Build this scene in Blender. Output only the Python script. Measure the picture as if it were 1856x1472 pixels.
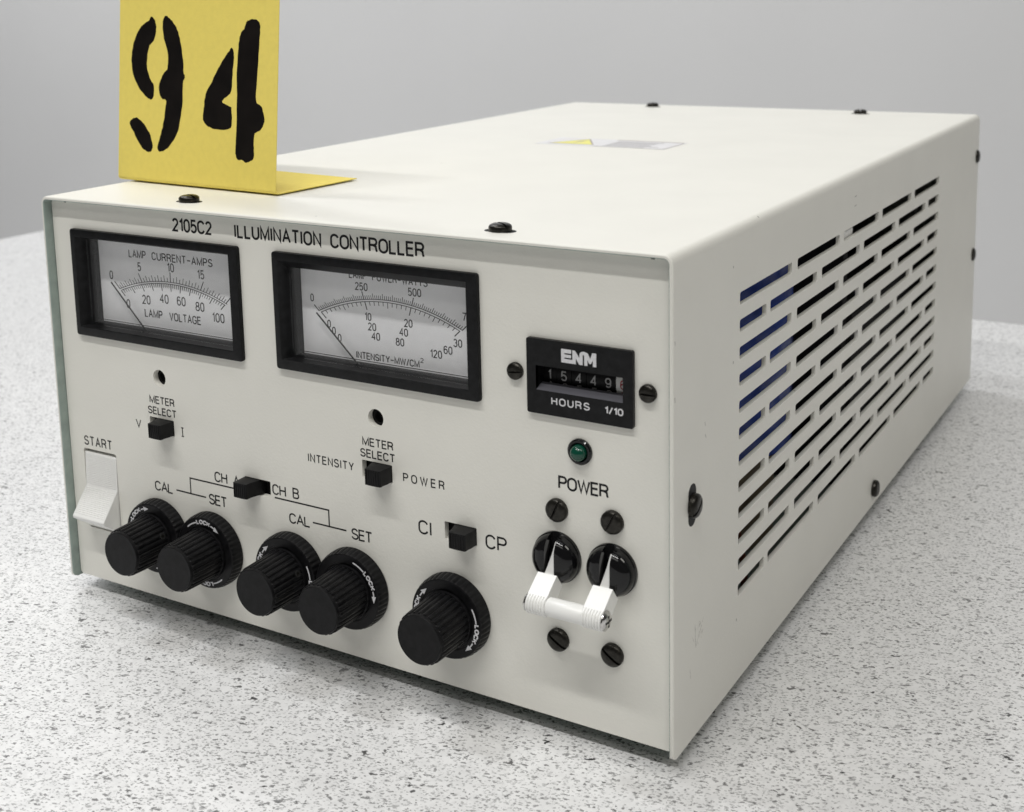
import bpy, bmesh, math, random
from mathutils import Vector, Matrix, geometry
random.seed(7)
sc = bpy.context.scene
for o in list(bpy.data.objects): bpy.data.objects.remove(o)
PI = math.pi
def col(r, g, b):      # sRGB 0-255 -> linear
    f = lambda c: (c/255/12.92) if c/255 <= .04045 else ((c/255+.055)/1.055)**2.4
    return (f(r), f(g), f(b), 1)

# ------------------------------------------------------------------ camera
cam = bpy.data.cameras.new('camera'); camo = bpy.data.objects.new('camera', cam); sc.collection.objects.link(camo)
fw = Vector((-0.49776503, 0.85220152, -0.16119102)); rt = Vector((0.86488746, 0.50161234, -0.01883438)); dn = Vector((0.06480471, -0.14878719, -0.98674349))
camo.matrix_world = Matrix(((rt.x, -dn.x, -fw.x, 0.34229065), (rt.y, -dn.y, -fw.y, -0.27181592), (rt.z, -dn.z, -fw.z, 0.19356919), (0, 0, 0, 1)))
cam.sensor_width = 36; cam.sensor_fit = 'HORIZONTAL'
cam.lens = 36*2307.4/1856
cam.shift_x = -(960.3-928)/1856; cam.shift_y = -(736-361.7)/1856
cam.clip_start = 0.01; cam.clip_end = 50
cam.dof.use_dof = True; cam.dof.focus_distance = 0.37; cam.dof.aperture_fstop = 26
sc.camera = camo

# ------------------------------------------------------------------ light
w = bpy.data.worlds.new("World"); sc.world = w; w.use_nodes = True
w.node_tree.nodes['Background'].inputs[0].default_value = (1.0, 0.98, 0.94, 1)
w.node_tree.nodes['Background'].inputs[1].default_value = 0.055
def strip(name, loc, sx, sy, power, color=(1, .985, .95), target=(0.15, 0.15, 0)):
    l = bpy.data.lights.new(name, 'AREA'); l.shape = 'RECTANGLE'; l.size = sx; l.size_y = sy; l.energy = power; l.color = color
    o = bpy.data.objects.new(name, l); sc.collection.objects.link(o); o.location = loc
    d = Vector(target)-Vector(loc); z = -d.normalized(); x = Vector((1, 0, 0)); y = z.cross(x).normalized(); x = y.cross(z)
    m = Matrix((x, y, z)).transposed().to_4x4(); m.translation = Vector(loc); o.matrix_world = m
    return o
strip('strip_or_fill_light', (0.10, -0.42, 2.05), 1.9, 0.07, 2.5, (.97, .985, 1))
strip('strip_or_fill_light', (0.15, -0.93, 2.05), 1.9, 0.07, 25.5, (1, .985, .96))
strip('strip_or_fill_light', (-0.95, -0.02, 2.00), 0.5, 0.22, 11, (.96, .98, 1))
strip('strip_or_fill_light', (0.55, -1.70, 2.05), 1.6, 0.3, 5, (1, .975, .92))  # fill lamp added to brighten the front panel
strip('strip_or_fill_light', (2.0, -0.35, 2.05), 0.9, 0.5, 10.5, (1, .97, .90))  # soft fill lamp added to lift the slotted right side
strip('ceiling_bounce_fill', (0.30, -0.60, 2.60), 5.0, 5.0, 2.5, target=(0.3, -0.6, 0))  # added soft panel standing in for light bounced off the ceiling
strip('wall_fill_light', (-2.4, 1.0, 2.15), 3.2, 0.25, 53, (.985, .99, 1), target=(-2.0, 2.2, 0.6))  # unseen lamp added to brighten the wall alone, turned away from the box
sc.view_settings.view_transform = 'Standard'; sc.view_settings.look = 'None'
sc.view_settings.exposure = 0.14; sc.view_settings.gamma = 1
sc.render.engine = 'CYCLES'
sc.cycles.max_bounces = 8

# ------------------------------------------------------------------ materials
def mat(name, base, rough=.5, metal=0, spec=.5, coat=0, noise=None, bump=None):
    """noise=(scale, amount) colour variation; bump=(scale, distance in m)"""
    m = bpy.data.materials.new(name); m.use_nodes = True; nt = m.node_tree; N = nt.nodes; L = nt.links
    b = N['Principled BSDF']; b.inputs['Base Color'].default_value = base; b.inputs['Roughness'].default_value = rough
    b.inputs['Metallic'].default_value = metal; b.inputs['Specular IOR Level'].default_value = spec; b.inputs['Coat Weight'].default_value = coat
    tc = N.new('ShaderNodeTexCoord')
    if noise is None: noise = (120, .05)
    n = N.new('ShaderNodeTexNoise'); n.inputs['Scale'].default_value = noise[0]; n.inputs['Detail'].default_value = 4
    L.new(tc.outputs['Object'], n.inputs['Vector'])
    mr = N.new('ShaderNodeMapRange'); mr.inputs['From Min'].default_value = .3; mr.inputs['From Max'].default_value = .7
    mr.inputs['To Min'].default_value = 1-noise[1]; mr.inputs['To Max'].default_value = 1+noise[1]; L.new(n.outputs['Fac'], mr.inputs['Value'])
    hs = N.new('ShaderNodeHueSaturation'); hs.inputs['Color'].default_value = base; L.new(mr.outputs[0], hs.inputs['Value'])
    L.new(hs.outputs[0], b.inputs['Base Color'])
    if bump:
        n2 = N.new('ShaderNodeTexNoise'); n2.inputs['Scale'].default_value = bump[0]; n2.inputs['Detail'].default_value = 3
        L.new(tc.outputs['Object'], n2.inputs['Vector'])
        bp = N.new('ShaderNodeBump'); bp.inputs['Strength'].default_value = 1; bp.inputs['Distance'].default_value = bump[1]
        L.new(n2.outputs['Fac'], bp.inputs['Height']); L.new(bp.outputs[0], b.inputs['Normal'])
    return m
PAINT = (0.765, 0.755, 0.70, 1)
def paint_mat(name, base):
    m = mat(name, base, rough=.42, spec=.45, noise=(35, .018), bump=(1400, .00006))
    nt = m.node_tree; N = nt.nodes; L = nt.links; b = N['Principled BSDF']
    src = b.inputs['Base Color'].links[0].from_socket
    # small dark nicks and a few smudges worn into the paint
    tc = N.new('ShaderNodeTexCoord')
    v = N.new('ShaderNodeTexVoronoi'); v.inputs['Scale'].default_value = 62; L.new(tc.outputs['Object'], v.inputs['Vector'])
    r1 = N.new('ShaderNodeMapRange'); r1.inputs['From Min'].default_value = .022; r1.inputs['From Max'].default_value = .03
    r1.inputs['To Min'].default_value = 1; r1.inputs['To Max'].default_value = 0; L.new(v.outputs['Distance'], r1.inputs['Value'])
    sep = N.new('ShaderNodeSeparateColor'); L.new(v.outputs['Color'], sep.inputs[0])
    gt = N.new('ShaderNodeMath'); gt.operation = 'GREATER_THAN'; gt.inputs[1].default_value = .80; L.new(sep.outputs[0], gt.inputs[0])
    mu = N.new('ShaderNodeMath'); mu.operation = 'MULTIPLY'; L.new(r1.outputs[0], mu.inputs[0]); L.new(gt.outputs[0], mu.inputs[1])
    mu2 = N.new('ShaderNodeMath'); mu2.operation = 'MULTIPLY'; mu2.inputs[1].default_value = .55; L.new(mu.outputs[0], mu2.inputs[0])
    mx = N.new('ShaderNodeMix'); mx.data_type = 'RGBA'; L.new(mu2.outputs[0], mx.inputs['Factor']); L.new(src, mx.inputs['A']); mx.inputs['B'].default_value = (.16, .15, .13, 1)
    L.new(mx.outputs['Result'], b.inputs['Base Color'])
    return m
M = {}
M['paint'] = paint_mat('cream_paint', PAINT)
M['panel'] = paint_mat('panel_paint', (0.80, 0.79, 0.73, 1))
M['primer'] = mat('grey_green_inner_finish', (0.30, 0.36, 0.33, 1), .55, .0, .4, noise=(200, .12), bump=(900, .00005))
M['black'] = mat('satin_black_plastic', (0.009, 0.009, 0.0095, 1), .4, spec=.15, noise=(400, .3), bump=(2500, .00003))
M['knob'] = mat('knob_black_plastic', (0.0075, 0.0075, 0.0082, 1), .30, spec=.14, noise=(600, .35), bump=(2500, .000015))
M['gloss'] = mat('gloss_black_plastic', (0.005, 0.005, 0.0055, 1), .09, spec=.35, noise=(300, .3))
M['bezel'] = mat('bezel_black_plastic', (0.0085, 0.0088, 0.0095, 1), .34, spec=.16, noise=(500, .35), bump=(2600, .00003))
M['screw'] = mat('blackened_steel', (0.03, 0.028, 0.024, 1), .30, .75, noise=(900, .4), bump=(3000, .00004))
M['ink'] = mat('black_print', (0.012, 0.012, 0.013, 1), .5, spec=.2, noise=(800, .2))
M['dialink'] = mat('dial_print', (0.012, 0.012, 0.013, 1), .6, spec=.2)
M['whiteink'] = mat('white_print', (0.68, 0.68, 0.70, 1), .5, noise=(1500, .1))
M['greyink'] = mat('wheel_numeral', (0.42, 0.42, 0.42, 1), .5, noise=(1500, .1))
M['redink'] = mat('red_numeral', (0.35, 0.02, 0.03, 1), .5)
M['dial'] = mat('dial_card', (0.88, 0.885, 0.90, 1), .55, noise=(300, .02))
M['white'] = mat('white_plastic', (0.84, 0.84, 0.82, 1), .32, noise=(200, .02))
M['ledge'] = mat('grey_ledge', (0.10, 0.10, 0.115, 1), .45)
M['needle'] = mat('needle_black', (0.02, 0.02, 0.02, 1), .5)
M['chrome'] = mat('chrome_steel', (0.62, 0.61, 0.60, 1), .16, 1, noise=(700, .15))
M['yellow'] = mat('yellow_card', (0.87, 0.715, 0.165, 1), .75, spec=.25, noise=(500, .025), bump=(1400, .00004))
M['cardink'] = mat('stencil_ink', (0.006, 0.0045, 0.004, 1), .6, spec=.12, noise=(140, .4))
M['wall'] = mat('grey_wall', (0.685, 0.685, 0.685, 1), .9, spec=.15, noise=(1.2, .03), bump=(60, .0004))
M['led'] = mat('green_lens', (0.003, 0.055, 0.033, 1), .10)
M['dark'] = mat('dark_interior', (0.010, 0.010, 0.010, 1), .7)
M['blue'] = mat('blue_sleeve', (0.03, 0.075, 0.40, 1), .25, noise=(80, .3), bump=(120, .0004))
M['tan'] = mat('tan_mount', (0.30, 0.25, 0.17, 1), .6)
M['wire'] = mat('copper_brown_wire', (0.24, 0.085, 0.04, 1), .45)
M['rubber'] = mat('black_rubber', (0.02, 0.02, 0.02, 1), .8)
M['film'] = mat('label_film', (0.74, 0.735, 0.75, 1), .30)
M['labelyellow'] = mat('label_yellow', (0.80, 0.76, 0.17, 1), .4)
M['labelgrey'] = mat('label_grey_print', (0.42, 0.41, 0.42, 1), .4)
M['labelline'] = mat('label_line_print', (0.34, 0.29, 0.28, 1), .4)
M['scuff'] = mat('scuff_mark', (0.38, 0.37, 0.34, 1), .6, noise=(900, .4))

def glass():
    m = bpy.data.materials.new('meter_glass'); m.use_nodes = True; nt = m.node_tree; N = nt.nodes; L = nt.links
    N.remove(N['Principled BSDF']); out = N['Material Output']
    tr = N.new('ShaderNodeBsdfTransparent'); tr.inputs[0].default_value = (.985, .985, .985, 1)
    gl = N.new('ShaderNodeBsdfGlossy'); gl.inputs['Roughness'].default_value = .03
    lw = N.new('ShaderNodeLayerWeight'); lw.inputs['Blend'].default_value = .5
    pw = N.new('ShaderNodeMath'); pw.operation = 'POWER'; pw.inputs[1].default_value = 5; L.new(lw.outputs['Facing'], pw.inputs[0])
    fr = N.new('ShaderNodeMath'); fr.operation = 'MULTIPLY_ADD'; fr.inputs[1].default_value = .5; fr.inputs[2].default_value = .03; L.new(pw.outputs[0], fr.inputs[0])
    mx = N.new('ShaderNodeMixShader'); L.new(fr.outputs[0], mx.inputs[0]); L.new(tr.outputs[0], mx.inputs[1]); L.new(gl.outputs[0], mx.inputs[2]); L.new(mx.outputs[0], out.inputs[0])
    return m
M['glass'] = glass()

def table_mat():
    m = bpy.data.materials.new('speckled_laminate'); m.use_nodes = True; nt = m.node_tree; N = nt.nodes; L = nt.links
    b = N['Principled BSDF']; b.inputs['Roughness'].default_value = .38; b.inputs['Specular IOR Level'].default_value = .4
    tc = N.new('ShaderNodeTexCoord')
    mp = N.new('ShaderNodeMapping'); mp.inputs['Rotation'].default_value = (0, 0, -.5); mp.inputs['Scale'].default_value = (1, 1.25, 1); L.new(tc.outputs['Object'], mp.inputs['Vector'])
    def layer(scale, thr0, thr1, keep, seed, warp=.24, stretch=1.5, rot=.3):
        mp2 = N.new('ShaderNodeMapping'); mp2.inputs['Location'].default_value = (seed, seed*1.7, 0); mp2.inputs['Rotation'].default_value = (0, 0, rot); mp2.inputs['Scale'].default_value = (1, stretch, 1)
        L.new(mp.outputs[0], mp2.inputs['Vector'])
        nz = N.new('ShaderNodeTexNoise'); nz.inputs['Scale'].default_value = scale*1.6; nz.inputs['Detail'].default_value = 4; L.new(mp2.outputs[0], nz.inputs['Vector'])
        sb = N.new('ShaderNodeVectorMath'); sb.operation = 'SUBTRACT'; sb.inputs[1].default_value = (.5, .5, .5); L.new(nz.outputs['Color'], sb.inputs[0])
        scl = N.new('ShaderNodeVectorMath'); scl.operation = 'SCALE'; scl.inputs['Scale'].default_value = warp*6/scale; L.new(sb.outputs[0], scl.inputs[0])
        ad = N.new('ShaderNodeVectorMath'); ad.operation = 'ADD'; L.new(mp2.outputs[0], ad.inputs[0]); L.new(scl.outputs[0], ad.inputs[1])
        v = N.new('ShaderNodeTexVoronoi'); v.voronoi_dimensions = '2D'; v.inputs['Scale'].default_value = scale; L.new(ad.outputs[0], v.inputs['Vector'])
        sep = N.new('ShaderNodeSeparateColor'); L.new(v.outputs['Color'], sep.inputs[0])
        # per-cell radius
        rr = N.new('ShaderNodeMapRange'); rr.inputs['To Min'].default_value = thr0; rr.inputs['To Max'].default_value = thr1; L.new(sep.outputs[1], rr.inputs['Value'])
        df = N.new('ShaderNodeMath'); df.operation = 'SUBTRACT'; L.new(rr.outputs[0], df.inputs[0]); L.new(v.outputs['Distance'], df.inputs[1])
        sm = N.new('ShaderNodeMapRange'); sm.inputs['From Min'].default_value = 0; sm.inputs['From Max'].default_value = .035; L.new(df.outputs[0], sm.inputs['Value'])
        kp = N.new('ShaderNodeMath'); kp.operation = 'LESS_THAN'; kp.inputs[1].default_value = keep; L.new(sep.outputs[0], kp.inputs[0])
        mu = N.new('ShaderNodeMath'); mu.operation = 'MULTIPLY'; L.new(sm.outputs[0], mu.inputs[0]); L.new(kp.outputs[0], mu.inputs[1])
        # per-cell strength
        st = N.new('ShaderNodeMapRange'); st.inputs['To Min'].default_value = .45; st.inputs['To Max'].default_value = 1; L.new(sep.outputs[2], st.inputs['Value'])
        m3 = N.new('ShaderNodeMath'); m3.operation = 'MULTIPLY'; L.new(mu.outputs[0], m3.inputs[0]); L.new(st.outputs[0], m3.inputs[1])
        return m3.outputs[0]
    base = N.new('ShaderNodeTexNoise'); base.inputs['Scale'].default_value = 330; base.inputs['Detail'].default_value = 5; base.inputs['Roughness'].default_value = .65; L.new(tc.outputs['Object'], base.inputs['Vector'])
    cr = N.new('ShaderNodeValToRGB'); cr.color_ramp.elements[0].position = .34; cr.color_ramp.elements[0].color = (.70, .70, .70, 1); cr.color_ramp.elements[1].position = .62; cr.color_ramp.elements[1].color = (.79, .79, .79, 1)
    L.new(base.outputs['Fac'], cr.inputs[0]); cur = cr.outputs[0]
    for i, (sc_, a, b_, k, colr) in enumerate([(600, .08, .34, .50, (.28, .28, .28, 1)), (350, .08, .28, .54, (.12, .12, .12, 1)), (760, .10, .36, .50, (.33, .33, .33, 1)), (175, .05, .20, .34, (.035, .035, .035, 1)), (460, .06, .28, .46, (.14, .14, .14, 1))]):
        f = layer(sc_, a, b_, k, 3.1*i+.7, rot=[.15, -.15, .35, -.05, .5][i], stretch=1.45)
        mx = N.new('ShaderNodeMix'); mx.data_type = 'RGBA'; L.new(f, mx.inputs['Factor']); L.new(cur, mx.inputs['A']); mx.inputs['B'].default_value = colr; cur = mx.outputs['Result']
    L.new(cur, b.inputs['Base Color'])
    return m
M['table'] = table_mat()

# ------------------------------------------------------------------ mesh helpers (all numbers in mm)
MM = .001
WP = {}                                    # world position of each object (no rotated parents of meshes built in world mm)
class MB:
    def __init__(s): s.v = []; s.f = []; s.mi = []
    def add(s, vs, fs, mi=0):
        b = len(s.v); s.v += [tuple(map(float, v)) for v in vs]; s.f += [tuple(b+i for i in f) for f in fs]; s.mi += [mi]*len(fs); return s
    def box(s, x0, x1, y0, y1, z0, z1, mi=0):
        return s.add([(x0,y0,z0),(x1,y0,z0),(x1,y1,z0),(x0,y1,z0),(x0,y0,z1),(x1,y0,z1),(x1,y1,z1),(x0,y1,z1)],
            [(0,3,2,1),(4,5,6,7),(0,1,5,4),(1,2,6,5),(2,3,7,6),(3,0,4,7)], mi)
    def prism(s, poly, y0, y1, axis='y', mi=0):
        """poly: ccw 2D points; axis y: (x,z) extruded along y; axis x: (y,z); axis z: (x,y)"""
        n = len(poly)
        P = {'y': lambda a, t: (a[0], t, a[1]), 'x': lambda a, t: (t, a[0], a[1]), 'z': lambda a, t: (a[0], a[1], t)}[axis]
        vs = [P(a, y0) for a in poly]+[P(a, y1) for a in poly]
        fs = [tuple(range(n)), tuple(range(2*n-1, n-1, -1))]+[(i, i+n, (i+1) % n+n, (i+1) % n) for i in range(n)]
        return s.add(vs, fs, mi)
    def lathe(s, prof, c=(0, 0, 0), axis='y', n=48, mi=0, rfun=None, cap=True):
        """prof: [(r,t)...] from one end to the other; t along axis"""
        vs = []; fs = []
        for k, (r, t) in enumerate(prof):
            for i in range(n):
                a = 2*PI*i/n; rr = r if rfun is None else rfun(k, r, i)
                ca, sa = rr*math.cos(a), rr*math.sin(a)
                p = {'y': (ca, t, sa), 'x': (t, ca, sa), 'z': (ca, sa, t)}[axis]
                vs.append((p[0]+c[0], p[1]+c[1], p[2]+c[2]))
        for k in range(len(prof)-1):
            for i in range(n):
                j = (i+1) % n; fs.append((k*n+i, k*n+j, (k+1)*n+j, (k+1)*n+i))
        if cap: fs.append(tuple(range(n-1, -1, -1))); fs.append(tuple((len(prof)-1)*n+i for i in range(n)))
        return s.add(vs, fs, mi)
    def xform(s, m): s.v = [tuple(m @ Vector(v)) for v in s.v]; return s
    def join(s, o):
        b = len(s.v); s.v += o.v; s.f += [tuple(b+i for i in f) for f in o.f]; s.mi += o.mi; return s
def bmesh_of(mb):
    bm = bmesh.new(); vs = [bm.verts.new(v) for v in mb.v]
    for f, mi in zip(mb.f, mb.mi):
        try: fc = bm.faces.new([vs[i] for i in f]); fc.material_index = mi
        except ValueError: pass
    bm.verts.ensure_lookup_table(); bmesh.ops.recalc_face_normals(bm, faces=bm.faces); return bm
def mb_from_bm(bm):
    m = MB(); bm.verts.index_update(); m.v = [tuple(v.co) for v in bm.verts]; m.f = [tuple(v.index for v in f.verts) for f in bm.faces]; m.mi = [f.material_index for f in bm.faces]; return m
def cut_keep(mb, co, no):                  # keep the side opposite to the normal, fill the cut
    bm = bmesh_of(mb); g = bm.verts[:]+bm.edges[:]+bm.faces[:]
    r = bmesh.ops.bisect_plane(bm, geom=g, plane_co=co, plane_no=no, clear_outer=True)
    ed = [e for e in r['geom_cut'] if isinstance(e, bmesh.types.BMEdge)]
    bmesh.ops.holes_fill(bm, edges=ed); m = mb_from_bm(bm); bm.free(); return m
def mesh(name, mb, mats, smooth=35, origin=(0, 0, 0), bevel=None):
    bm = bmesh_of(mb)
    if bevel:
        es = [e for e in bm.edges if e.is_manifold and e.calc_face_angle(0) > math.radians(40)]
        bmesh.ops.bevel(bm, geom=es, offset=bevel, segments=2, profile=.6, affect='EDGES', clamp_overlap=True)
    for v in bm.verts: v.co = (v.co-Vector(origin))*MM
    for f in bm.faces: f.smooth = bool(smooth)
    if smooth:
        for e in bm.edges:
            if e.is_manifold and e.calc_face_angle(0) > math.radians(smooth): e.smooth = False
    me = bpy.data.meshes.new(name); bm.to_mesh(me); bm.free()
    for m in (mats if isinstance(mats, (list, tuple)) else [mats]): me.materials.append(M[m])
    return me
def link(name, data, loc=(0, 0, 0), parent=None):
    o = bpy.data.objects.new(name, data); sc.collection.objects.link(o)
    pw = Vector(WP[parent.name]) if parent else Vector((0, 0, 0))
    WP[o.name] = Vector(loc); o.parent = parent; o.location = (Vector(loc)-pw)*MM
    return o
def part(name, mb, mats, parent, smooth=35, bevel=None, label=None, origin=None):
    """mesh given in world mm, linked with its origin at its own centre"""
    if origin is None:
        origin = [(min(v[k] for v in mb.v)+max(v[k] for v in mb.v))/2 for k in range(3)]
    o = link(name, mesh(name, mb, mats, smooth, origin, bevel), origin, parent)
    if label: o['label'] = label
    return o
def tag(o, label=None, cat=None, kind=None, group=None):
    if label: o['label'] = label
    if cat: o['category'] = cat
    if kind: o['kind'] = kind
    if group: o['group'] = group
def arc(cx, cy, rx, ry, a0, a1, n=8):
    return [(cx+rx*math.cos(math.radians(a0+(a1-a0)*i/n)), cy+ry*math.sin(math.radians(a0+(a1-a0)*i/n))) for i in range(n+1)]
def rrect(x0, x1, z0, z1, r, n=4):
    return arc(x1-r, z1-r, r, r, 0, 90, n)+arc(x0+r, z1-r, r, r, 90, 180, n)+arc(x0+r, z0+r, r, r, 180, 270, n)+arc(x1-r, z0+r, r, r, 270, 360, n)
def plate(outline, holes, t0, t1, axis='y', mi=0, chamfer=0, mi_hole=None):
    """flat plate with holes between t0 (front) and t1"""
    loops = [outline]+holes
    vs = []; edges = []; rings = []
    for lp in loops:
        b = len(vs); vs += [Vector(p) for p in lp]; n = len(lp); edges += [(b+i, b+(i+1) % n) for i in range(n)]; rings.append((b, n))
    r = geometry.delaunay_2d_cdt(vs, edges, [], 1, 1e-6)
    ov, oe, of = r[0], r[1], r[2]
    def inside(p, lp):
        c = False; n = len(lp); j = n-1
        for i in range(n):
            if (lp[i][1] > p[1]) != (lp[j][1] > p[1]) and p[0] < (lp[j][0]-lp[i][0])*(p[1]-lp[i][1])/(lp[j][1]-lp[i][1])+lp[i][0]: c = not c
            j = i
        return c
    keep = []
    for f in of:
        c = sum((ov[i] for i in f), Vector((0, 0)))/len(f)
        if inside(c, outline) and not any(inside(c, h) for h in holes): keep.append(tuple(f))
    P = {'y': lambda a, t: (a[0], t, a[1]), 'x': lambda a, t: (t, a[0], a[1]), 'z': lambda a, t: (a[0], a[1], t)}[axis]
    m = MB(); n = len(ov)
    m.add([P(a, t0) for a in ov]+[P(a, t1) for a in ov], keep, mi)
    m.f += [tuple(i+n for i in reversed(f)) for f in keep]; m.mi += [mi]*len(keep)
    # boundary walls
    cnt = {}
    for f in keep:
        for i in range(len(f)):
            a, b = f[i], f[(i+1) % len(f)]; k = (min(a, b), max(a, b)); cnt[k] = cnt.get(k, 0)+1
    for (a, b), c in cnt.items():
        if c == 1:
            onout = any(False for _ in ())
            m.f.append((a, b, b+n, a+n)); m.mi.append(mi if mi_hole is None else mi_hole)
    return m

# ------------------------------------------------------------------ stroke lettering
def stad(x0, x1, y0, y1, ry=None, n=6):
    """closed rounded loop"""
    rx = (x1-x0)/2; ry = ry or min((y1-y0)/2, .3); cx = (x0+x1)/2
    return arc(cx, y1-ry, rx, ry, 0, 180, 2*n)+arc(cx, y0+ry, rx, ry, 180, 360, 2*n)
G = {}
G['A'] = (.62, [[(0, 0), (.5, 1), (1, 0)], [(.18, .34), (.82, .34)]])
G['B'] = (.56, [[(0, 0), (0, 1)]+arc(.62, .77, .33, .23, 90, -90), [(0, .54)]+arc(.62, .27, .38, .27, 90, -90)+[(0, 0)]])
G['C'] = (.58, [arc(.5, .68, .5, .32, 18, 180)+arc(.5, .32, .5, .32, 180, 342)])
G['D'] = (.58, [[(0, 0), (0, 1)]+arc(.5, .65, .5, .35, 90, 0)+arc(.5, .35, .5, .35, 0, -90)+[(0, 0)]])
G['E'] = (.50, [[(1, 1), (0, 1), (0, 0), (1, 0)], [(0, .53), (.92, .53)]])
G['G'] = (.60, [arc(.5, .68, .5, .32, 18, 180)+arc(.5, .32, .5, .32, 180, 340)+[(1, .45), (.55, .45)]])
G['H'] = (.56, [[(0, 0), (0, 1)], [(1, 0), (1, 1)], [(0, .52), (1, .52)]])
G['I'] = (.03, [[(.5, 0), (.5, 1)]])
G['i'] = (.30, [[(.5, 0), (.5, 1)], [(0, 1), (1, 1)], [(0, 0), (1, 0)]])
G['K'] = (.58, [[(0, 0), (0, 1)], [(1, 1), (0, .38)], [(.35, .60), (1, 0)]])
G['L'] = (.46, [[(0, 1), (0, 0), (1, 0)]])
G['M'] = (.70, [[(0, 0), (0, 1), (.5, .08), (1, 1), (1, 0)]])
G['N'] = (.56, [[(0, 0), (0, 1), (1, 0), (1, 1)]])
G['O'] = (.62, [stad(0, 1, 0, 1, .34)+['c']])
G['P'] = (.54, [[(0, 0), (0, 1)]+arc(.6, .74, .4, .26, 90, -90)+[(0, .48)]])
G['R'] = (.58, [[(0, 0), (0, 1)]+arc(.6, .75, .36, .25, 90, -90)+[(0, .50)], [(.5, .50), (.86, .38), (.92, .1), (1, 0)]])
G['S'] = (.56, [arc(.5, .74, .46, .26, 15, 225, 10)+[(.72, .47)]+arc(.5, .26, .5, .26, 40, -168, 10)])
G['T'] = (.56, [[(.5, 0), (.5, 1)], [(0, 1), (1, 1)]])
G['U'] = (.56, [[(0, 1), (0, .32)]+arc(.5, .32, .5, .32, 180, 360)+[(1, 1)]])
G['V'] = (.58, [[(0, 1), (.5, 0), (1, 1)]])
G['W'] = (.86, [[(0, 1), (.26, 0), (.5, .96), (.74, 0), (1, 1)]])
G['Y'] = (.58, [[(0, 1), (.5, .42), (1, 1)], [(.5, .42), (.5, 0)]])
G['0'] = (.48, [stad(0, 1, 0, 1, .32)+['c']])
G['1'] = (.26, [[(.9, 0), (.9, 1), (.1, .76)]])
G['2'] = (.48, [arc(.5, .72, .48, .28, 165, -25, 8)+[(.0, 0), (1, 0)]])
G['3'] = (.48, [arc(.48, .75, .44, .25, 160, -90, 8), arc(.46, .26, .52, .27, 90, -160, 9)])
G['4'] = (.52, [[(.74, 0), (.74, 1), (0, .30), (1, .30)]])
G['5'] = (.48, [[(.92, 1), (.14, 1), (.05, .5)]+arc(.47, .32, .52, .32, 125, -150, 10)])
G['6'] = (.50, [arc(.5, .31, .5, .31, 180, -180, 14), [(0, .31), (.02, .62)]+arc(.5, .68, .48, .32, 170, 35, 7)])
G['7'] = (.46, [[(0, 1), (1, 1), (.38, 0)]])
G['8'] = (.50, [stad(.08, .92, .53, 1, .22)+['c'], stad(0, 1, 0, .53, .25)+['c']])
G['9'] = (.50, [arc(.5, .69, .5, .31, 0, 360, 14), [(1, .69), (.98, .38)]+arc(.5, .32, .48, .32, -10, -145, 7)])
G['-'] = (.50, [[(0, .45), (1, .45)]])
G['/'] = (.34, [[(0, -.05), (1, 1.05)]])
G[' '] = (.30, [])
def ribbon(mb, pts, t, place, d0, d1, mi=0, maxseg=None):
    """flat stroke of width t along pts; place(x, z, depth) -> world mm"""
    closed = False
    if pts[-1] == 'c': closed = True; pts = pts[:-1]
    q = [pts[0]]
    for p in pts[1:]:
        if math.hypot(p[0]-q[-1][0], p[1]-q[-1][1]) > 1e-4: q.append(p)
    if len(q) > 2 and math.hypot(q[0][0]-q[-1][0], q[0][1]-q[-1][1]) < 1e-3: q.pop(); closed = True
    if maxseg:
        q2 = [q[0]]
        for p in q[1:]+([q[0]] if closed else []):
            a = q2[-1]; l = math.hypot(p[0]-a[0], p[1]-a[1]); k = max(1, int(math.ceil(l/maxseg)))
            q2 += [(a[0]+(p[0]-a[0])*i/k, a[1]+(p[1]-a[1])*i/k) for i in range(1, k+1)]
        if closed: q2.pop()
        q = q2
    n = len(q); Lf = []; Rt = []
    for i in range(n):
        a = q[i-1] if (i > 0 or closed) else None; b = q[(i+1) % n] if (i < n-1 or closed) else None; p = q[i]
        def nrm(u, v):
            dx, dz = v[0]-u[0], v[1]-u[1]; l = math.hypot(dx, dz); return (-dz/l, dx/l)
        if a is None: nx, nz = nrm(p, b); k = 1
        elif b is None: nx, nz = nrm(a, p); k = 1
        else:
            n1 = nrm(a, p); n2 = nrm(p, b); nx, nz = n1[0]+n2[0], n1[1]+n2[1]; l = math.hypot(nx, nz) or 1e-6; nx /= l; nz /= l
            k = min(1/max(.3, nx*n1[0]+nz*n1[1]), 2.2)
        Lf.append((p[0]+nx*t/2*k, p[1]+nz*t/2*k)); Rt.append((p[0]-nx*t/2*k, p[1]-nz*t/2*k))
    vs = [place(x, z, d0) for x, z in Lf]+[place(x, z, d0) for x, z in Rt]+[place(x, z, d1) for x, z in Lf]+[place(x, z, d1) for x, z in Rt]
    fs = []
    m = n if closed else n-1
    for i in range(m):
        j = (i+1) % n
        fs += [(i, j, n+j, n+i), (i, 2*n+i, 2*n+j, j), (n+i, n+j, 3*n+j, 3*n+i)]
    if not closed: fs += [(0, n, 3*n, 2*n), (n-1, 3*n-1, 4*n-1, 2*n-1)]
    mb.add(vs, fs, mi)
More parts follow.
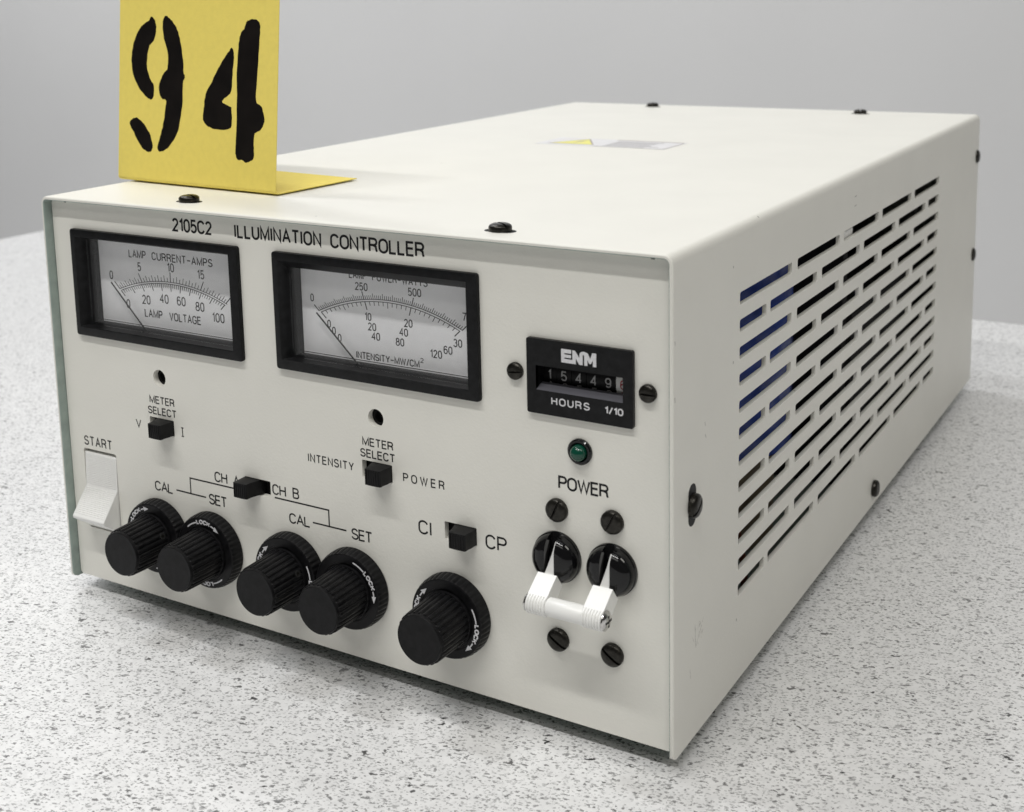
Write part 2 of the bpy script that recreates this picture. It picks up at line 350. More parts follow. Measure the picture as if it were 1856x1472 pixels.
def text_mb(s, x0, x1, z, h, t, place, gap=.22, wide=1.0, d=.04, maxseg=None):
    """lettering from x0 to x1 on baseline z"""
    mb = MB(); nat = 0; ws = []
    for k, ch in enumerate(s):
        wd = G[ch][0]*wide; ws.append(wd); nat += wd
    nat_gap = gap*(len(s)-1)
    if x1 is None: sc_ = 1; gp = gap*h; f = h
    else:
        # widths scaled about the stroke
        f = (x1-x0-t)/(nat+nat_gap); gp = gap*f
    x = x0+t/2; k = 0
    for ch, wd in zip(s, ws):
        for st in G[ch][1]:
            pts = [p if p == 'c' else (x+p[0]*wd*f, z+t/2+p[1]*(h-t)) for p in st]
            ribbon(mb, pts, t, place, -d-.004*(k % 5), 0.01, maxseg=maxseg); k += 1
        x += wd*f+gp
    return mb
def front(y):            # lettering frame facing the viewer of the front panel
    return lambda x, z, dd: (x, y+dd, z)

# ================================================================== SETTING
wm = MB(); wm.box(-3500, 3500, 2200, 2260, -900, 2600)
wall = part('wall', wm, 'wall', None); tag(wall, kind='structure')
# ------------------------------------------------------------------ countertop
TZ = -5.0
tt = link('countertop', None, (300, 0, TZ)); tag(tt, 'white laminate countertop with grey and black speckles under the instrument', 'countertop')
m = MB(); m.box(-580, 1500, -900, 500.5, TZ-28, TZ); part('top', m, 'table', tt, bevel=1.2)
for x0, x1, y0, y1 in ((-540, -500, -860, 460), (1420, 1460, -860, 460)):
    m = MB(); m.box(x0, x1, y0, y1, -740, TZ-28); part('leg', m, 'wall', tt)
fl = MB(); fl.box(-3500, 3500, -3000, 2200, -760, -740)
flo = part('floor', fl, 'wall', None); tag(flo, kind='structure')

# ================================================================== THE CONTROLLER
W, D, H = 222.5, 363.5, 131.3
T = 1.3
root = link('illumination_controller', None, (W/2, D/2, TZ))
tag(root, 'cream metal instrument box with two analog meters and five black knobs on its front', 'controller')

# ---- cover : folded sheet, right wall slotted
def cover():
    m = MB()
    R1, R0 = 2.6, 1.3
    seg = 6
    def prof(off, zb):     # off: distance inward from the outer skin
        r = R1-off
        L = [(off, zb)]+[(off, z) for z in (10, 122)]+[(R1-r*math.cos(a), H-R1+r*math.sin(a)) for a in [PI/2*i/seg for i in range(seg+1)]]
        Rr = [(W-x, z) for x, z in reversed(L)]
        return L+Rr
    ys = [(0, 1.8, .35), (.25, 1.1, .08), (.6, .6, 0), (1.8, 0, 0), (36, 0, 0), (288, 0, 0), (D-.6, 0, 0), (D, 0, .35)]
    rings = []
    for y, zb, ch in ys:
        o = prof(ch, zb); i = prof(T-ch, zb)
        rings.append((y, o, i))
    n = len(rings[0][1]); vs = []
    for y, o, i in rings: vs += [(x, y, z) for x, z in o]+[(x, y, z) for x, z in i]
    fs = []; mi = []
    S = 2*n
    win = n-3   # segment index of right wall between z 122 and 10 (points n-3 -> n-2)
    for k in range(len(rings)-1):
        for j in range(n-1):
            if k == 4 and j == n-3: continue
            fs.append((k*S+j, k*S+j+1, (k+1)*S+j+1, (k+1)*S+j)); mi.append(0)
            fs.append((k*S+n+j, (k+1)*S+n+j, (k+1)*S+n+j+1, k*S+n+j+1)); mi.append(1)
        for j in (0, n-1): fs.append((k*S+j, k*S+n+j, (k+1)*S+n+j, (k+1)*S+j)); mi.append(0)
    for k in (0, len(rings)-1):
        for j in range(n-1): fs.append((k*S+j, k*S+j+1, k*S+n+j+1, k*S+n+j)); mi.append(0)
    m.add(vs, fs); m.mi = mi
    # slotted field of the right wall
    holes = []
    ztop = 112.7; pitch = 7.62; sh = 3.45
    for r in range(12):
        z1 = ztop-r*pitch; z0 = z1-sh
        spans = []
        if r % 2 == 0: spans = [(44.3+48.1*i, 44.3+48.1*i+43.2) for i in range(5)]
        else: spans = [(44.3, 65.4)]+[(68.6+48.1*i, 68.6+48.1*i+43.2) for i in range(4)]+[(261.0, 279.9)]
        for a, b in spans: holes.append(rrect(a, min(b, 280.0), z0, z1, .75, 3))
    holes.append(rrect(9.9, 15.6, 59.6, 70.4, 2.8, 6))  if False else None
    p = plate([(36, 10), (288, 10), (288, 122), (36, 122)], holes, W-T, W, axis='x')
    # inner face gets the inner finish
    for i, f in enumerate(p.f):
        if all(abs(p.v[k][0]-(W-T)) < 1e-4 for k in f): p.mi[i] = 1
    # drop the outer boundary walls (they butt against the frame)
    keep = [i for i, f in enumerate(p.f) if not (len(f) == 4 and len({round(p.v[k][1], 3) for k in f}) == 1 and round(p.v[f[0]][1], 3) in (36, 288)) and not (len(f) == 4 and len({round(p.v[k][2], 3) for k in f}) == 1 and round(p.v[f[0]][2], 3) in (10, 122))]
    p.f = [p.f[i] for i in keep]; p.mi = [p.mi[i] for i in keep]
    m.join(p)
    return m
def cover_mesh():
    mb = cover(); me = bpy.data.meshes.new('cover')
    bm = bmesh.new(); vs = [bm.verts.new(Vector(v)) for v in mb.v]
    for f, mi in zip(mb.f, mb.mi):
        try: fc = bm.faces.new([vs[i] for i in f]); fc.material_index = mi
        except ValueError: pass
    bmesh.ops.remove_doubles(bm, verts=bm.verts, dist=.01)
    bmesh.ops.recalc_face_normals(bm, faces=bm.faces)
    org = Vector((W/2, D/2, H/2))
    for v in bm.verts: v.co = (v.co-org)*MM
    for f in bm.faces: f.smooth = True
    for e in bm.edges:
        if not e.is_manifold or e.calc_face_angle(0) > math.radians(25): e.smooth = False
    bm.to_mesh(me); bm.free(); me.materials.append(M['paint']); me.materials.append(M['primer']); return me
cov = link('cover', cover_mesh(), (W/2, D/2, H/2), root)

# ---- chassis pan, rear panel, feet
m = MB(); m.box(T+.1, W-T-.1, 4.8, D-2, 1.2, 2.6); part('base_plate', m, 'primer', root)
m = MB(); m.box(T+.1, W-T-.1, D-4, D-2.2, 2.7, H-T-.1); part('rear_panel', m, 'panel', root)
fm = MB(); fm.lathe([(7.2, TZ), (7.6, TZ+.8), (6.8, 1.2)], axis='z', n=28)
fme = mesh('foot', fm, 'rubber', origin=(0, 0, TZ))
for x in (24, W-24):
    for y in (38, D-40): link('foot', fme, (x, y, TZ), root)

# ---- front panel
PY = 3.0; PT = 2.0
KX = [42, 64.8, 97, 120.4, 155]; KZ = 23.1
circ = lambda x, z, r, n=28: [(x+r*math.cos(2*PI*i/n), z+r*math.sin(2*PI*i/n)) for i in range(n)]
holes = [rrect(12, 80.8, 87.5, 119.5, .5), rrect(97, 164.5, 87.5, 119.5, .5), circ(45.4, 75.6, 2.7), circ(130.1, 75.7, 2.7),
         rrect(39.9, 50.5, 57.1, 62.3, .3), rrect(124.6, 135.2, 57.4, 62.6, .3), rrect(79.1, 89.4, 44.2, 49.4, .3), rrect(152.5, 163.0, 44.4, 49.6, .3),
         rrect(182, 209.4, 87, 104.6, .4), circ(195.4, 77.1, 3.2), rrect(7.7, 23.1, 18.6, 46.4, .9),
         circ(188.3, 47.0, 6.2), circ(204.4, 46.9, 6.2)]+[circ(x, KZ, 4) for x in KX]
panel = part('front_panel', plate(rrect(T+.25, W-T-.35, .75, H-T-.25, 1.3), holes, PY, PY+PT), 'panel', root, smooth=30)

LT = front(PY)
def letter(s, x0, x1, z, h, t=None, gap=.22, wide=1.0, y=PY, matn='ink', parent=None):
    mb = text_mb(s, x0, x1, z, h, t or h*.135, front(y), gap=gap, wide=wide)
    return part('lettering', mb, matn, parent or panel, smooth=0)
letter('2105C2', 55.4, 71.7, 123.5, 4.2, .66, gap=.2)
letter('ILLUMINATION', 80.6, 113.4, 123.5, 4.2, .66, gap=.24)
letter('CONTROLLER', 116.6, 148.8, 123.5, 4.2, .66, gap=.2)
letter('METER', 40.4, 51.3, 66.9, 2.55, .37); letter('SELECT', 39.4, 51.9, 63.3, 2.55, .37)
letter('METER', 125.0, 135.9, 67.0, 2.55, .37); letter('SELECT', 124.1, 136.4, 63.5, 2.55, .37)
letter('V', 33.5, 35.9, 57.7, 2.8, .34); letter('i', 53.4, 54.7, 57.7, 3.1, .34)
letter('START', 8.3, 21.5, 47.6, 3.3, .44, gap=.28)
letter('CH', 66.6, 71.9, 45.3, 3.4, .46, gap=.16); letter('A', 74.3, 77.0, 45.3, 3.4, .46)
letter('CH', 90.1, 95.4, 45.6, 3.4, .46, gap=.16); letter('B', 98.0, 100.5, 45.8, 3.4, .46)
letter('CAL', 40.2, 48.1, 37.6, 3.3, .46, gap=.14); letter('SET', 63.6, 71.2, 37.4, 3.5, .48, gap=.14)
letter('CAL', 96.2, 104.2, 37.7, 3.3, .46, gap=.14); letter('SET', 119.6, 127.2, 37.5, 3.5, .48, gap=.14)
letter('INTENSITY', 104.6, 121.6, 58.5, 2.6, .36, gap=.3); letter('POWER', 138.9, 152.9, 58.6, 2.6, .36, gap=.5)
letter('CI', 143.6, 148.1, 44.2, 4.2, .54, gap=.2); letter('CP', 165.8, 172.6, 44.5, 4.2, .54, gap=.2)
letter('POWER', 188.7, 203.4, 65.8, 3.7, .56, gap=.16)
def line(pts, t=.46, y=PY, matn='ink', parent=None, name='printed_line'):
    mb = MB(); ribbon(mb, pts, t, front(y), -.035, .01); return part(name, mb, matn, parent or panel, smooth=0)
line([(49.7, 39.35), (62.4, 39.3)]); line([(56.0, 39.5), (56.0, 44.5), (74.2, 44.5)])
line([(90.9, 44.7), (111.5, 44.7), (111.5, 39.8)]); line([(105.3, 39.65), (117.8, 39.65)])

# ---- panel meters
def meter(x0, x1, z0, z1, scale, cut=0):
    yf = 1.55
    ox0, ox1, oz0, oz1 = x0+3.6, x1-3.7, z0+3.0, z1-3.1
    b = MB()
    # flange ring and deep walls as one frame with an opening
    def ring(ins, y): return [(p[0], y, p[1]) for p in rrect(x0+ins, x1-ins, z0+ins, z1-ins, max(.15, .9-ins), 4)]
    def iring(ins, y, fr_=0): return [(p[0], y, p[1]) for p in rrect(ox0+ins-1.3*fr_, ox1-ins+.1*fr_, oz0+ins, oz1-ins+.5*fr_-cut*(1-fr_), .25, 4)]
    loops = [ring(0, PY), ring(0, yf+.35), ring(.12, yf+.1), ring(.4, yf), iring(-.25, yf, 1), iring(0, yf+.25, 1), iring(0, 4.5), iring(.75, 12.5)]
    n = len(loops[0]); vs = [p for l in loops for p in l]; fs = []
    for k in range(len(loops)-1):
        for i in range(n): fs.append((k*n+i, k*n+(i+1) % n, (k+1)*n+(i+1) % n, (k+1)*n+i))
    b.add(vs, fs)
    b.box(ox0-2, ox1+2, 12.5, 13.4, oz0-2, oz1+2)          # back of the case
    mt = part('panel_meter', b, 'bezel', root, smooth=30)
    dx0, dx1 = ox0+.9, ox1-.7
    d = MB(); d.box(dx0, dx1, 9.0, 9.6, oz0+1.3, oz1-.6); dl = part('dial', d, 'dial', mt)
    d = MB(); d.box(dx0, dx1, 8.92, 9.05, oz0+.82, oz0+1.02); part('seam_line', d, 'dialink', mt)
    d = MB(); d.box(dx0, dx1, 8.95, 9.5, oz0+.02, oz0+1.28); part('lower_strip', d, 'dial', mt, bevel=.08)
    d = MB(); d.box(ox0+.25, ox1-.25, 4.6, 5.2, oz0+.2, oz1-.2); part('glass', d, 'glass', mt)
    scale(mt)
    return mt
def tick_obj(mb, mt): part('scale_marks', mb, 'dialink', mt, smooth=0)
def num(s, xc, z, h, t, mt, y=9.0, sx=1.0):
    t = t*1.4
    nat = sum(G[c][0] for c in s)*h*sx+.2*h*(len(s)-1)+t*.5
    mb = text_mb(s, xc-nat/2, xc+nat/2, z, h, t, front(y), gap=.24); part('lettering', mb, 'dialink', mt, smooth=0)
def arcz(x, xc, zt, R): return zt-(R-math.sqrt(R*R-(x-xc)**2))
def scaleL(mt):
    c = 46.8; py = 78.5
    mb = MB(); fr = front(9.0)
    up = lambda x: arcz(x, c, 105.4, 62.6); lo = lambda x: arcz(x, c, 104.75, 62.0)
    ribbon(mb, [(x, up(x)) for x in [c-23.1+46.6*i/40 for i in range(41)]], .2, fr, -.03, .01)
    ribbon(mb, [(x, lo(x)) for x in [c-22.3+45*i/40 for i in range(41)]], .2, fr, -.035, .01)
    def tick(x, z, ln, sgn, t):
        dx, dz = x-c, z-py; l = math.hypot(dx, dz); dx /= l; dz /= l
        ribbon(mb, [(x, z), (x+dx*ln*sgn, z+dz*ln*sgn)], t, fr, -.03-.004*random.random(), .01)
    for i in range(41):
        s = i/20-1; x = c+26.2*s-3.2*s**3
        tick(x, up(x), 3.2 if i % 10 == 0 else (2.0 if i % 2 == 0 else 1.4), 1, .30 if i % 10 == 0 else .20)
    for i in range(51):
        s = i/25-1; x = c+21.2*s+1.3*s**3
        tick(x, lo(x), 2.4 if i % 5 == 0 else 1.3, -1, .29 if i % 5 == 0 else .19)
    tick_obj(mb, mt)
    letter('LAMP', 28.9, 36.6, 111.9, 2.6, .35, y=9, matn='dialink', parent=mt, gap=.25)
    letter('CURRENT-AMPS', 39.2, 65.2, 111.9, 2.6, .35, y=9, matn='dialink', parent=mt, gap=.25)
    letter('LAMP', 34.4, 42.3, 92.9, 2.7, .36, y=9, matn='dialink', parent=mt, gap=.25)
    letter('VOLTAGE', 45.3, 58.9, 92.9, 2.7, .36, y=9, matn='dialink', parent=mt, gap=.25)
    for s, x, z in (('0', 20.2, 103.8), ('5', 33.3, 107.7), ('10', 47.2, 108.7), ('15', 60.0, 107.7), ('20', 74.6, 104.0)): num(s, x, z, 2.9, .25, mt)
    for s, x, z in (('0', 27.2, 94.9), ('20', 35.5, 97.1), ('40', 43.5, 98.2), ('60', 50.9, 98.2), ('80', 58.8, 97.3), ('100', 66.3, 94.6)): num(s, x, z, 3.0, .25, mt)
    nb = MB(); ribbon(nb, [(21.7, 103.3), (36.4, 88.6)], .42, front(7.4), -.1, .1); part('needle', nb, 'needle', mt, smooth=0)
def scaleR(mt):
    c = 131.3; py = 80.0
    mb = MB(); fr = front(9.0)
    up = lambda x: arcz(x, c, 108.6, 57.2); lo = lambda x: arcz(x, c, 107.95, 56.6)
    ribbon(mb, [(x, up(x)) for x in [c-24.9+49.9*i/44 for i in range(45)]], .2, fr, -.03, .01)
    ribbon(mb, [(x, lo(x)) for x in [c-24.2+48.4*i/44 for i in range(45)]], .2, fr, -.035, .01)
    def tick(x, z, ln, sgn, t):
        dx, dz = x-c, z-py; l = math.hypot(dx, dz); dx /= l; dz /= l
        ribbon(mb, [(x, z), (x+dx*ln*sgn, z+dz*ln*sgn)], t, fr, -.03-.004*random.random(), .01)
    for i in range(76):
        s = i/37.5-1; x = c+24.9*s
        tick(x, up(x), 2.4 if i % 25 == 0 else (1.7 if i % 5 == 0 else 1.15), 1, .30 if i % 25 == 0 else .19)
    for i in range(31):
        s = i/15-1; x = c+24.1*s
        tick(x, lo(x), 2.4 if i % 10 == 0 else (1.7 if i % 5 == 0 else 1.2), -1, .30 if i % 10 == 0 else .21)
    tick_obj(mb, mt)
    for s, a, b in (('LAMP', 117.9, 124.2), ('POWER-WATTS', 126.2, 145.2)): letter(s, a, b, 113.8, 2.3, .31, y=9, matn='dialink', parent=mt, gap=.25)
    letter('INTENSITY-MW/CM', 119.4, 141.6, 90.35, 2.1, .30, y=9, matn='dialink', parent=mt, gap=.22)
    letter('2', 141.9, 143.0, 91.9, 1.4, .2, y=9, matn='dialink', parent=mt)
    for s, x, z in (('0', 104.0, 105.4), ('250', 122.2, 110.5), ('500', 140.7, 110.7), ('750', 158.5, 105.6),
                    ('0', 109.9, 98.2), ('0', 111.6, 96.3), ('0', 113.6, 94.4), ('10', 124.2, 101.9), ('20', 138.2, 101.6), ('30', 154.6, 97.9),
                    ('20', 125.5, 99.1), ('40', 136.5, 98.8), ('60', 151.3, 95.5), ('40', 126.7, 96.4), ('80', 135.1, 95.8), ('120', 147.3, 93.9)):
        num(s, x, z, 2.35, .22, mt)
    nb = MB(); ribbon(nb, [(106.7, 102.7), (121.9, 88.4)], .42, front(7.4), -.1, .1); part('needle', nb, 'needle', mt, smooth=0)
meter(10.6, 82.2, 86.0, 121.1, scaleL, .35)
meter(95.6, 165.9, 86.0, 121.0, scaleR, 1.75)

# ---- adjuster seen in each small round hole
for x, z in ((45.4, 75.6), (130.1, 75.7)):
    m = MB(); m.lathe([(2.95, PY+3.2), (2.95, PY+2.2), (1.9, PY+2.1), (1.5, PY+3.4)], c=(x, 0, z), n=24, cap=False)
    m.lathe([(2.0, PY+3.5), (2.0, PY+4)], c=(x, 0, z), n=20); part('adjuster', m, 'black', root)

# ---- slide switches
def slide(x0, x1, z0, z1, hx0, hx1, lab=None):
    b = MB(); b.box(x0-1, x1+1, PY+PT+.6, PY+PT+1.4, z0-1, z1+1)
    sw = part('slide_switch', b, 'black', root)
    hz0, hz1 = z0+.35, z1-.15
    zc = (hz0+hz1)/2
    prof = []   # plan outline (x, y) flared at the base
    fwx = 2.75; yc = -2.2; xc = (hx0+hx1)/2
    right = [(fwx, yc+.25), (fwx+.05, yc+1.6), (fwx+.35, 0.6), (fwx+.9, 2.3), (fwx+1.2, 3.6), (fwx+1.2, 5.4)]
    left = [(-x, y) for x, y in reversed(right)]
    fr = [(-fwx+.25, yc), (-.9, yc-.1), (.9, yc-.1), (fwx-.25, yc)]
    lim0, lim1 = x0+.12-xc, x1-.12-xc
    pl_ = [(max(lim0, min(lim1, x)), y) for x, y in right+left+fr]
    h = MB(); h.prism([(xc+x, y) for x, y in pl_], hz0, hz1, axis='z')
    part('handle', h, 'black', sw, smooth=40, bevel=.14)
    for i in range(5):      # grip ribs on the front face
        pass
    g = MB()
    for i in range(6):
        xx = xc-2.0+i*.8; g.box(xx-.14, xx+.14, yc-.24, yc+.1, hz0+.25, hz1-.25)
    part('grip_ribs', g, 'black', sw, bevel=.05)
slide(39.9, 50.5, 57.1, 62.3, 43.8, 50.2)
slide(124.6, 135.2, 57.4, 62.6, 128.8, 135.2)
slide(79.1, 89.4, 44.2, 49.4, 78.9, 84.4)
slide(152.5, 163.0, 44.4, 49.6, 157.0, 162.6)

# ---- start rocker
m = MB(); m.prism([(8, 19.0), (PY+.25, 19.0), (-3.7, 24.3), (-3.9, 25.1), (-3.6, 25.6), (PY-.35, 33.8), (PY+.15, 45.2), (8, 45.2)], 8.1, 22.75, axis='x')
rk = part('rocker_switch', m, 'white', root, smooth=40, bevel=.18)
g = MB()
for i in range(17):
    z = 34.6+i*.62; yb = PY-.35+(z-33.8)/11.4*.5; g.box(8.6, 22.3, yb-.10, yb+.1, z-.13, z+.13)
for i in range(15):
    z = 26.2+i*.5; yb = -3.6+(z-25.6)/8.2*6.25; g.box(8.6, 22.3, yb-.10, yb+.15, z-.10, z+.10)
part('grip_ribs', g, 'white', rk, smooth=0)

# ---- hour meter
hy = 1.85
hb = plate(rrect(180.5, 210.9, 85.8, 105.8, .55), [rrect(183.2, 208.1, 92.2, 98.7, .15)], hy, PY+.1)
hm = part('hour_meter', hb, 'bezel', root, smooth=30)
m = MB()
m.add([(183.2, hy+.1, 98.7), (208.1, hy+.1, 98.7), (208.1, 7.5, 97.6), (183.2, 7.5, 97.6)], [(0, 1, 2, 3)])
m.add([(183.2, hy+.1, 92.2), (183.2, hy+.1, 98.7), (183.2, 7.5, 98), (183.2, 7.5, 92.9)], [(0, 1, 2, 3)])
m.add([(208.1, hy+.1, 92.2), (208.1, hy+.1, 98.7), (208.1, 7.5, 98), (208.1, 7.5, 92.9)], [(0, 1, 2, 3)])
m.box(180.5, 211, 10.5, 11, 88, 103)
part('window_well', m, 'bezel', hm, smooth=0)
m = MB(); m.add([(183.2, hy+.05, 92.2), (208.1, hy+.05, 92.2), (208.1, 5.4, 93.35), (183.2, 5.4, 93.35)], [(0, 1, 2, 3)]); part('window_ledge', m, 'ledge', hm, smooth=0)
cols = [185.1, 189.3, 193.6, 197.9, 202.05]
RW = 5.2; yc = 11.0; zc = 95.5
for i, x in enumerate(cols+[206.3]):
    m = MB(); m.lathe([(RW-.05, x-2.07), (RW, x-2.0), (RW, x+2.0), (RW-.05, x+2.07)], c=(0, yc, zc), axis='x', n=40)
    wh = part('digit_wheel', m, 'black' if i < 5 else 'white', hm)
    digits = '154496'; nxt = '265507'
    def onwheel(dx, a0):
        return lambda u, v, dd: (u, yc-(RW-dd)*math.cos((v+a0)/RW), zc+(RW-dd)*math.sin((v+a0)/RW))
    dg = digits[i]; hh = 2.65
    wd = (1.75 if dg != '1' else .9)
    mb = text_mb(dg, x-wd/2, x+wd/2, -hh/2, hh, .34, onwheel(0, -.1), wide=1.0, d=.03, maxseg=.3)
    part('numeral', mb, 'greyink' if i < 5 else 'redink', hm, smooth=0)
    mb = text_mb(nxt[i], x-wd/2, x+wd/2, -hh/2, hh, .34, onwheel(0, -3.45), wide=1.0, d=.03, maxseg=.3)
    part('numeral', mb, 'greyink' if i < 5 else 'redink', hm, smooth=0)
letter('HOURS', 187.7, 198.8, 88.75, 2.05, .33, gap=.34, y=hy, matn='whiteink', parent=hm)
letter('1/10', 203.0, 208.2, 88.75, 1.9, .36, gap=.2, y=hy, matn='whiteink', parent=hm)
# logo letters
lg = MB(); ux = lambda u: 190.8+u; vz = lambda v: 100.45+v
def lp(pts, k=[0]):
    k[0] += 1; lg.prism([(ux(u), vz(v)) for u, v in pts], hy-.04-.004*k[0], hy+.02, 'y')
lp([(0, 0), (.95, 0), (.95, 3.55), (0, 3.55)])
lp([(.9, 2.55), (2.9, 2.55), (2.9, 3.55), (.9, 3.55)]); lp([(.9, 1.38), (2.85, 1.38), (2.85, 2.17), (.9, 2.17)])
lp([(.9, 0), (4.2, 0), (4.2, 1.0), (.9, 1.0)]); lp([(3.25, .9), (4.2, .9), (4.2, 3.0), (4.0, 3.5), (3.25, 3.55)])
lp([(4.1, 3.35), (4.0, 1.9), (5.15, 0), (6.1, 0), (6.1, .5)])
lp([(5.2, .9), (5.2, 0), (6.15, 0), (6.15, 2.45), (6.25, 2.7), (6.4, 2.75), (6.5, 3.55), (5.75, 3.4), (5.3, 2.9)])
lp([(6.4, 3.55), (6.3, 2.75), (6.5, 2.65), (6.6, 2.4), (6.6, 0), (7.5, 0), (7.5, 2.3), (7.25, 3.1), (6.9, 3.5)])
lp([(7.0, 3.45), (7.2, 2.2), (8.0, .62), (8.5, .62), (9.35, 2.2), (9.1, 3.5), (8.9, 3.5), (8.3, 1.9), (7.6, 3.3)])
lp([(9.05, 0), (10, 0), (10, 3.5), (9.05, 3.5)])
part('logo', lg, 'whiteink', hm, smooth=0)

# ---- power lamp
m = MB(); m.lathe([(3.45, PY+.05), (3.45, PY-.7), (3.15, PY-1.05), (2.6, PY-1.05), (2.2, PY-.6), (2.2, PY+1)], c=(195.4, 0, 77.1), n=40, cap=False)
pl_ = part('indicator_lamp', m, 'gloss', root)
m = MB(); m.lathe([(2.15, PY+.5), (2.15, PY-1.3)]+[(2.15*math.cos(a), PY-1.3-2.0*math.sin(a)) for a in [PI/2*i/8 for i in range(1, 8)]]+[(.05, PY-3.3)], c=(195.4, 0, 77.1), n=32)
part('lens', m, 'led', pl_)

# ---- slotted screw (shared mesh), local axis -y
def slotted(R, h, sw, sd, flat=.35, n=36, base=.0):
    prof = [(R, 0), (R, -h*.45)]+[(R*(1-(1-flat)*(1-math.cos(a))), -h*.45-h*.55*math.sin(a)) for a in [PI/2*i/5 for i in range(1, 6)]]
    full = MB(); full.lathe(prof, n=n)
    a = cut_keep(full, (-sw/2, 0, 0), (1, 0, 0)); b = cut_keep(full, (sw/2, 0, 0), (-1, 0, 0))
    lo = cut_keep(full, (0, -(h-sd), 0), (0, -1, 0))
    lo = cut_keep(cut_keep(lo, (sw/2+.0, 0, 0), (1, 0, 0)), (-sw/2, 0, 0), (-1, 0, 0))
    a.join(b); a.join(lo); return a
scr_big = mesh('screw', slotted(3.15, 1.9, .7, .95), 'screw', smooth=32)
scr_mid = mesh('screw', slotted(2.35, 1.6, .55, .7, flat=.3), 'screw', smooth=32)
def screw(me, pos, ang=0, facing='front'):
    o = link('screw', me, pos, root)
    if facing == 'front': o.rotation_euler = (0, math.radians(ang), 0)
    elif facing == 'top': o.rotation_euler = (math.radians(-90), 0, math.radians(ang))
    elif facing == 'side': o.rotation_euler = Matrix.Rotation(math.radians(90), 4, 'Z').to_euler() if ang == 0 else (Matrix.Rotation(math.radians(90), 4, 'Z') @ Matrix.Rotation(math.radians(ang), 4, 'Y')).to_euler()
    return o
screw(scr_mid, (176.6, PY, 96.0), 84); screw(scr_mid, (214.6, PY, 95.4), 90)
screw(scr_big, (188.4, PY, 60.0), 24); screw(scr_big, (204.5, PY, 59.9), 27)
screw(scr_big, (188.2, PY, 23.7), -58); screw(scr_big, (204.2, PY, 23.5), -56)
# top screws stand in oval cut-outs
def top_screw(x, y, ang):
    screw(scr_big, (x, y, H+.25), ang, 'top')
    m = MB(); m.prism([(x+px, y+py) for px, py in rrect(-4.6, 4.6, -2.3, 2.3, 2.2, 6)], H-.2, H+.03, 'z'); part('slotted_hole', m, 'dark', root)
top_screw(54.5, 11.5, 75); top_screw(168.6, 9.8, 62); top_screw(55.5, 352, 40); top_screw(168.6, 349, 20)
def side_screw(y, z, ang, slot=True):
    screw(scr_big, (W+.25 if y < 300 else W-.55, y, z), ang, 'side')
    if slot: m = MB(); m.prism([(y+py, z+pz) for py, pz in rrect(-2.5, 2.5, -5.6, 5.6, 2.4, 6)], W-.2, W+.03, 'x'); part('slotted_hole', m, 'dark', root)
side_screw(11.8, 64.6, 55); side_screw(185.5, 6.6, 10, False); side_screw(359.0, 111.5, 30, False); side_screw(357.5, 63.9, 30, False)

# ---- knobs : ribbed cap on a ribbed locking collar marked LOCK
def ribbed(prof, nr, depth, flat=()):
    n = nr*6
    sh = [0, 0, .25, 1, 1, .25]
    m = MB(); m.lathe(prof, n=n, rfun=lambda k, r, i: r-(depth*sh[i % 6] if k not in flat else 0)); return m
cap = ribbed([(8.3, -1.2), (8.2, -1.9), (7.95, -2.0), (7.62, -13.0), (7.5, -13.5), (7.15, -13.6), (7.0, -14.35), (6.85, -14.5)], 28, .42, flat=(0, 1, 5, 6, 7))
cap_me = mesh('knob', cap, 'knob', smooth=28, origin=(0, 3, 0))
col_m = ribbed([(11.7, 3.0), (12.0, 2.7), (12.0, .6), (11.75, -.6), (11.45, -1.2), (11.2, -1.35), (8.9, -1.35), (8.8, -1.0), (7.4, -1.0)], 46, .28, flat=(0, 1, 4, 5, 6, 7, 8))
col_me = mesh('locking_collar', col_m, 'knob', smooth=28, origin=(0, 3, 0))
def polar(R0, a0):     # text around the collar, reading clockwise
    return lambda u, v, dd: ((R0+v)*math.cos(math.radians(a0)-u/R0), -1.35-3+dd, (R0+v)*math.sin(math.radians(a0)-u/R0))
def lock_marks():
    mb = MB(); Rr = 9.35
    for a0 in (0, 180):
        f = polar(Rr, a0); dl = .07
        ribbon(mb, [(i*.5, .55) for i in range(9)], .40, f, -dl, .01)
        mb.join(text_mb('LOCK', 4.2, 9.6, .0, 1.45, .36, f, gap=.28, wide=1.15, d=dl))
        ribbon(mb, [(9.9+i*.4, .55) for i in range(5)], .40, f, -dl, .01)
        b = len(mb.v); mb.add([f(11.3, 1.35, -dl-.01), f(11.3, -.2, -dl-.01), f(13.3, .55, -dl-.01)], [(0, 1, 2)])
    return mb
lock_me = mesh('lock_lettering', lock_marks(), 'whiteink', smooth=0)
for x, rot in zip(KX, (176, 132, 28, 74, 30)):
    k = link('knob', cap_me, (x, 3, KZ), root)
    c = link('locking_collar', col_me, (x, 3, KZ), k)
    l = link('lettering', lock_me, (x, 3, KZ), k)
    if rot in (176, 28, 30):
        m = MB(); sa = math.radians({176: 24, 28: 22, 30: -38}[rot])
        q_ = Matrix.Translation((x, -3.6, KZ)) @ Matrix.Rotation(-sa, 4, 'Y')
        m.lathe([(1.05, 7.2), (1.05, 7.92), (.6, 7.94), (.6, 7.3)], axis='x', n=18); m.xform(q_); part('set_screw_hole', m, 'dark', k)
        m = MB(); m.lathe([(.5, 7.2), (.42, 7.99)], axis='x', n=12); m.xform(q_); part('set_screw', m, 'screw', k)
    k.rotation_euler = (0, 0, 0); l.rotation_euler = (0, math.radians(-rot), 0)

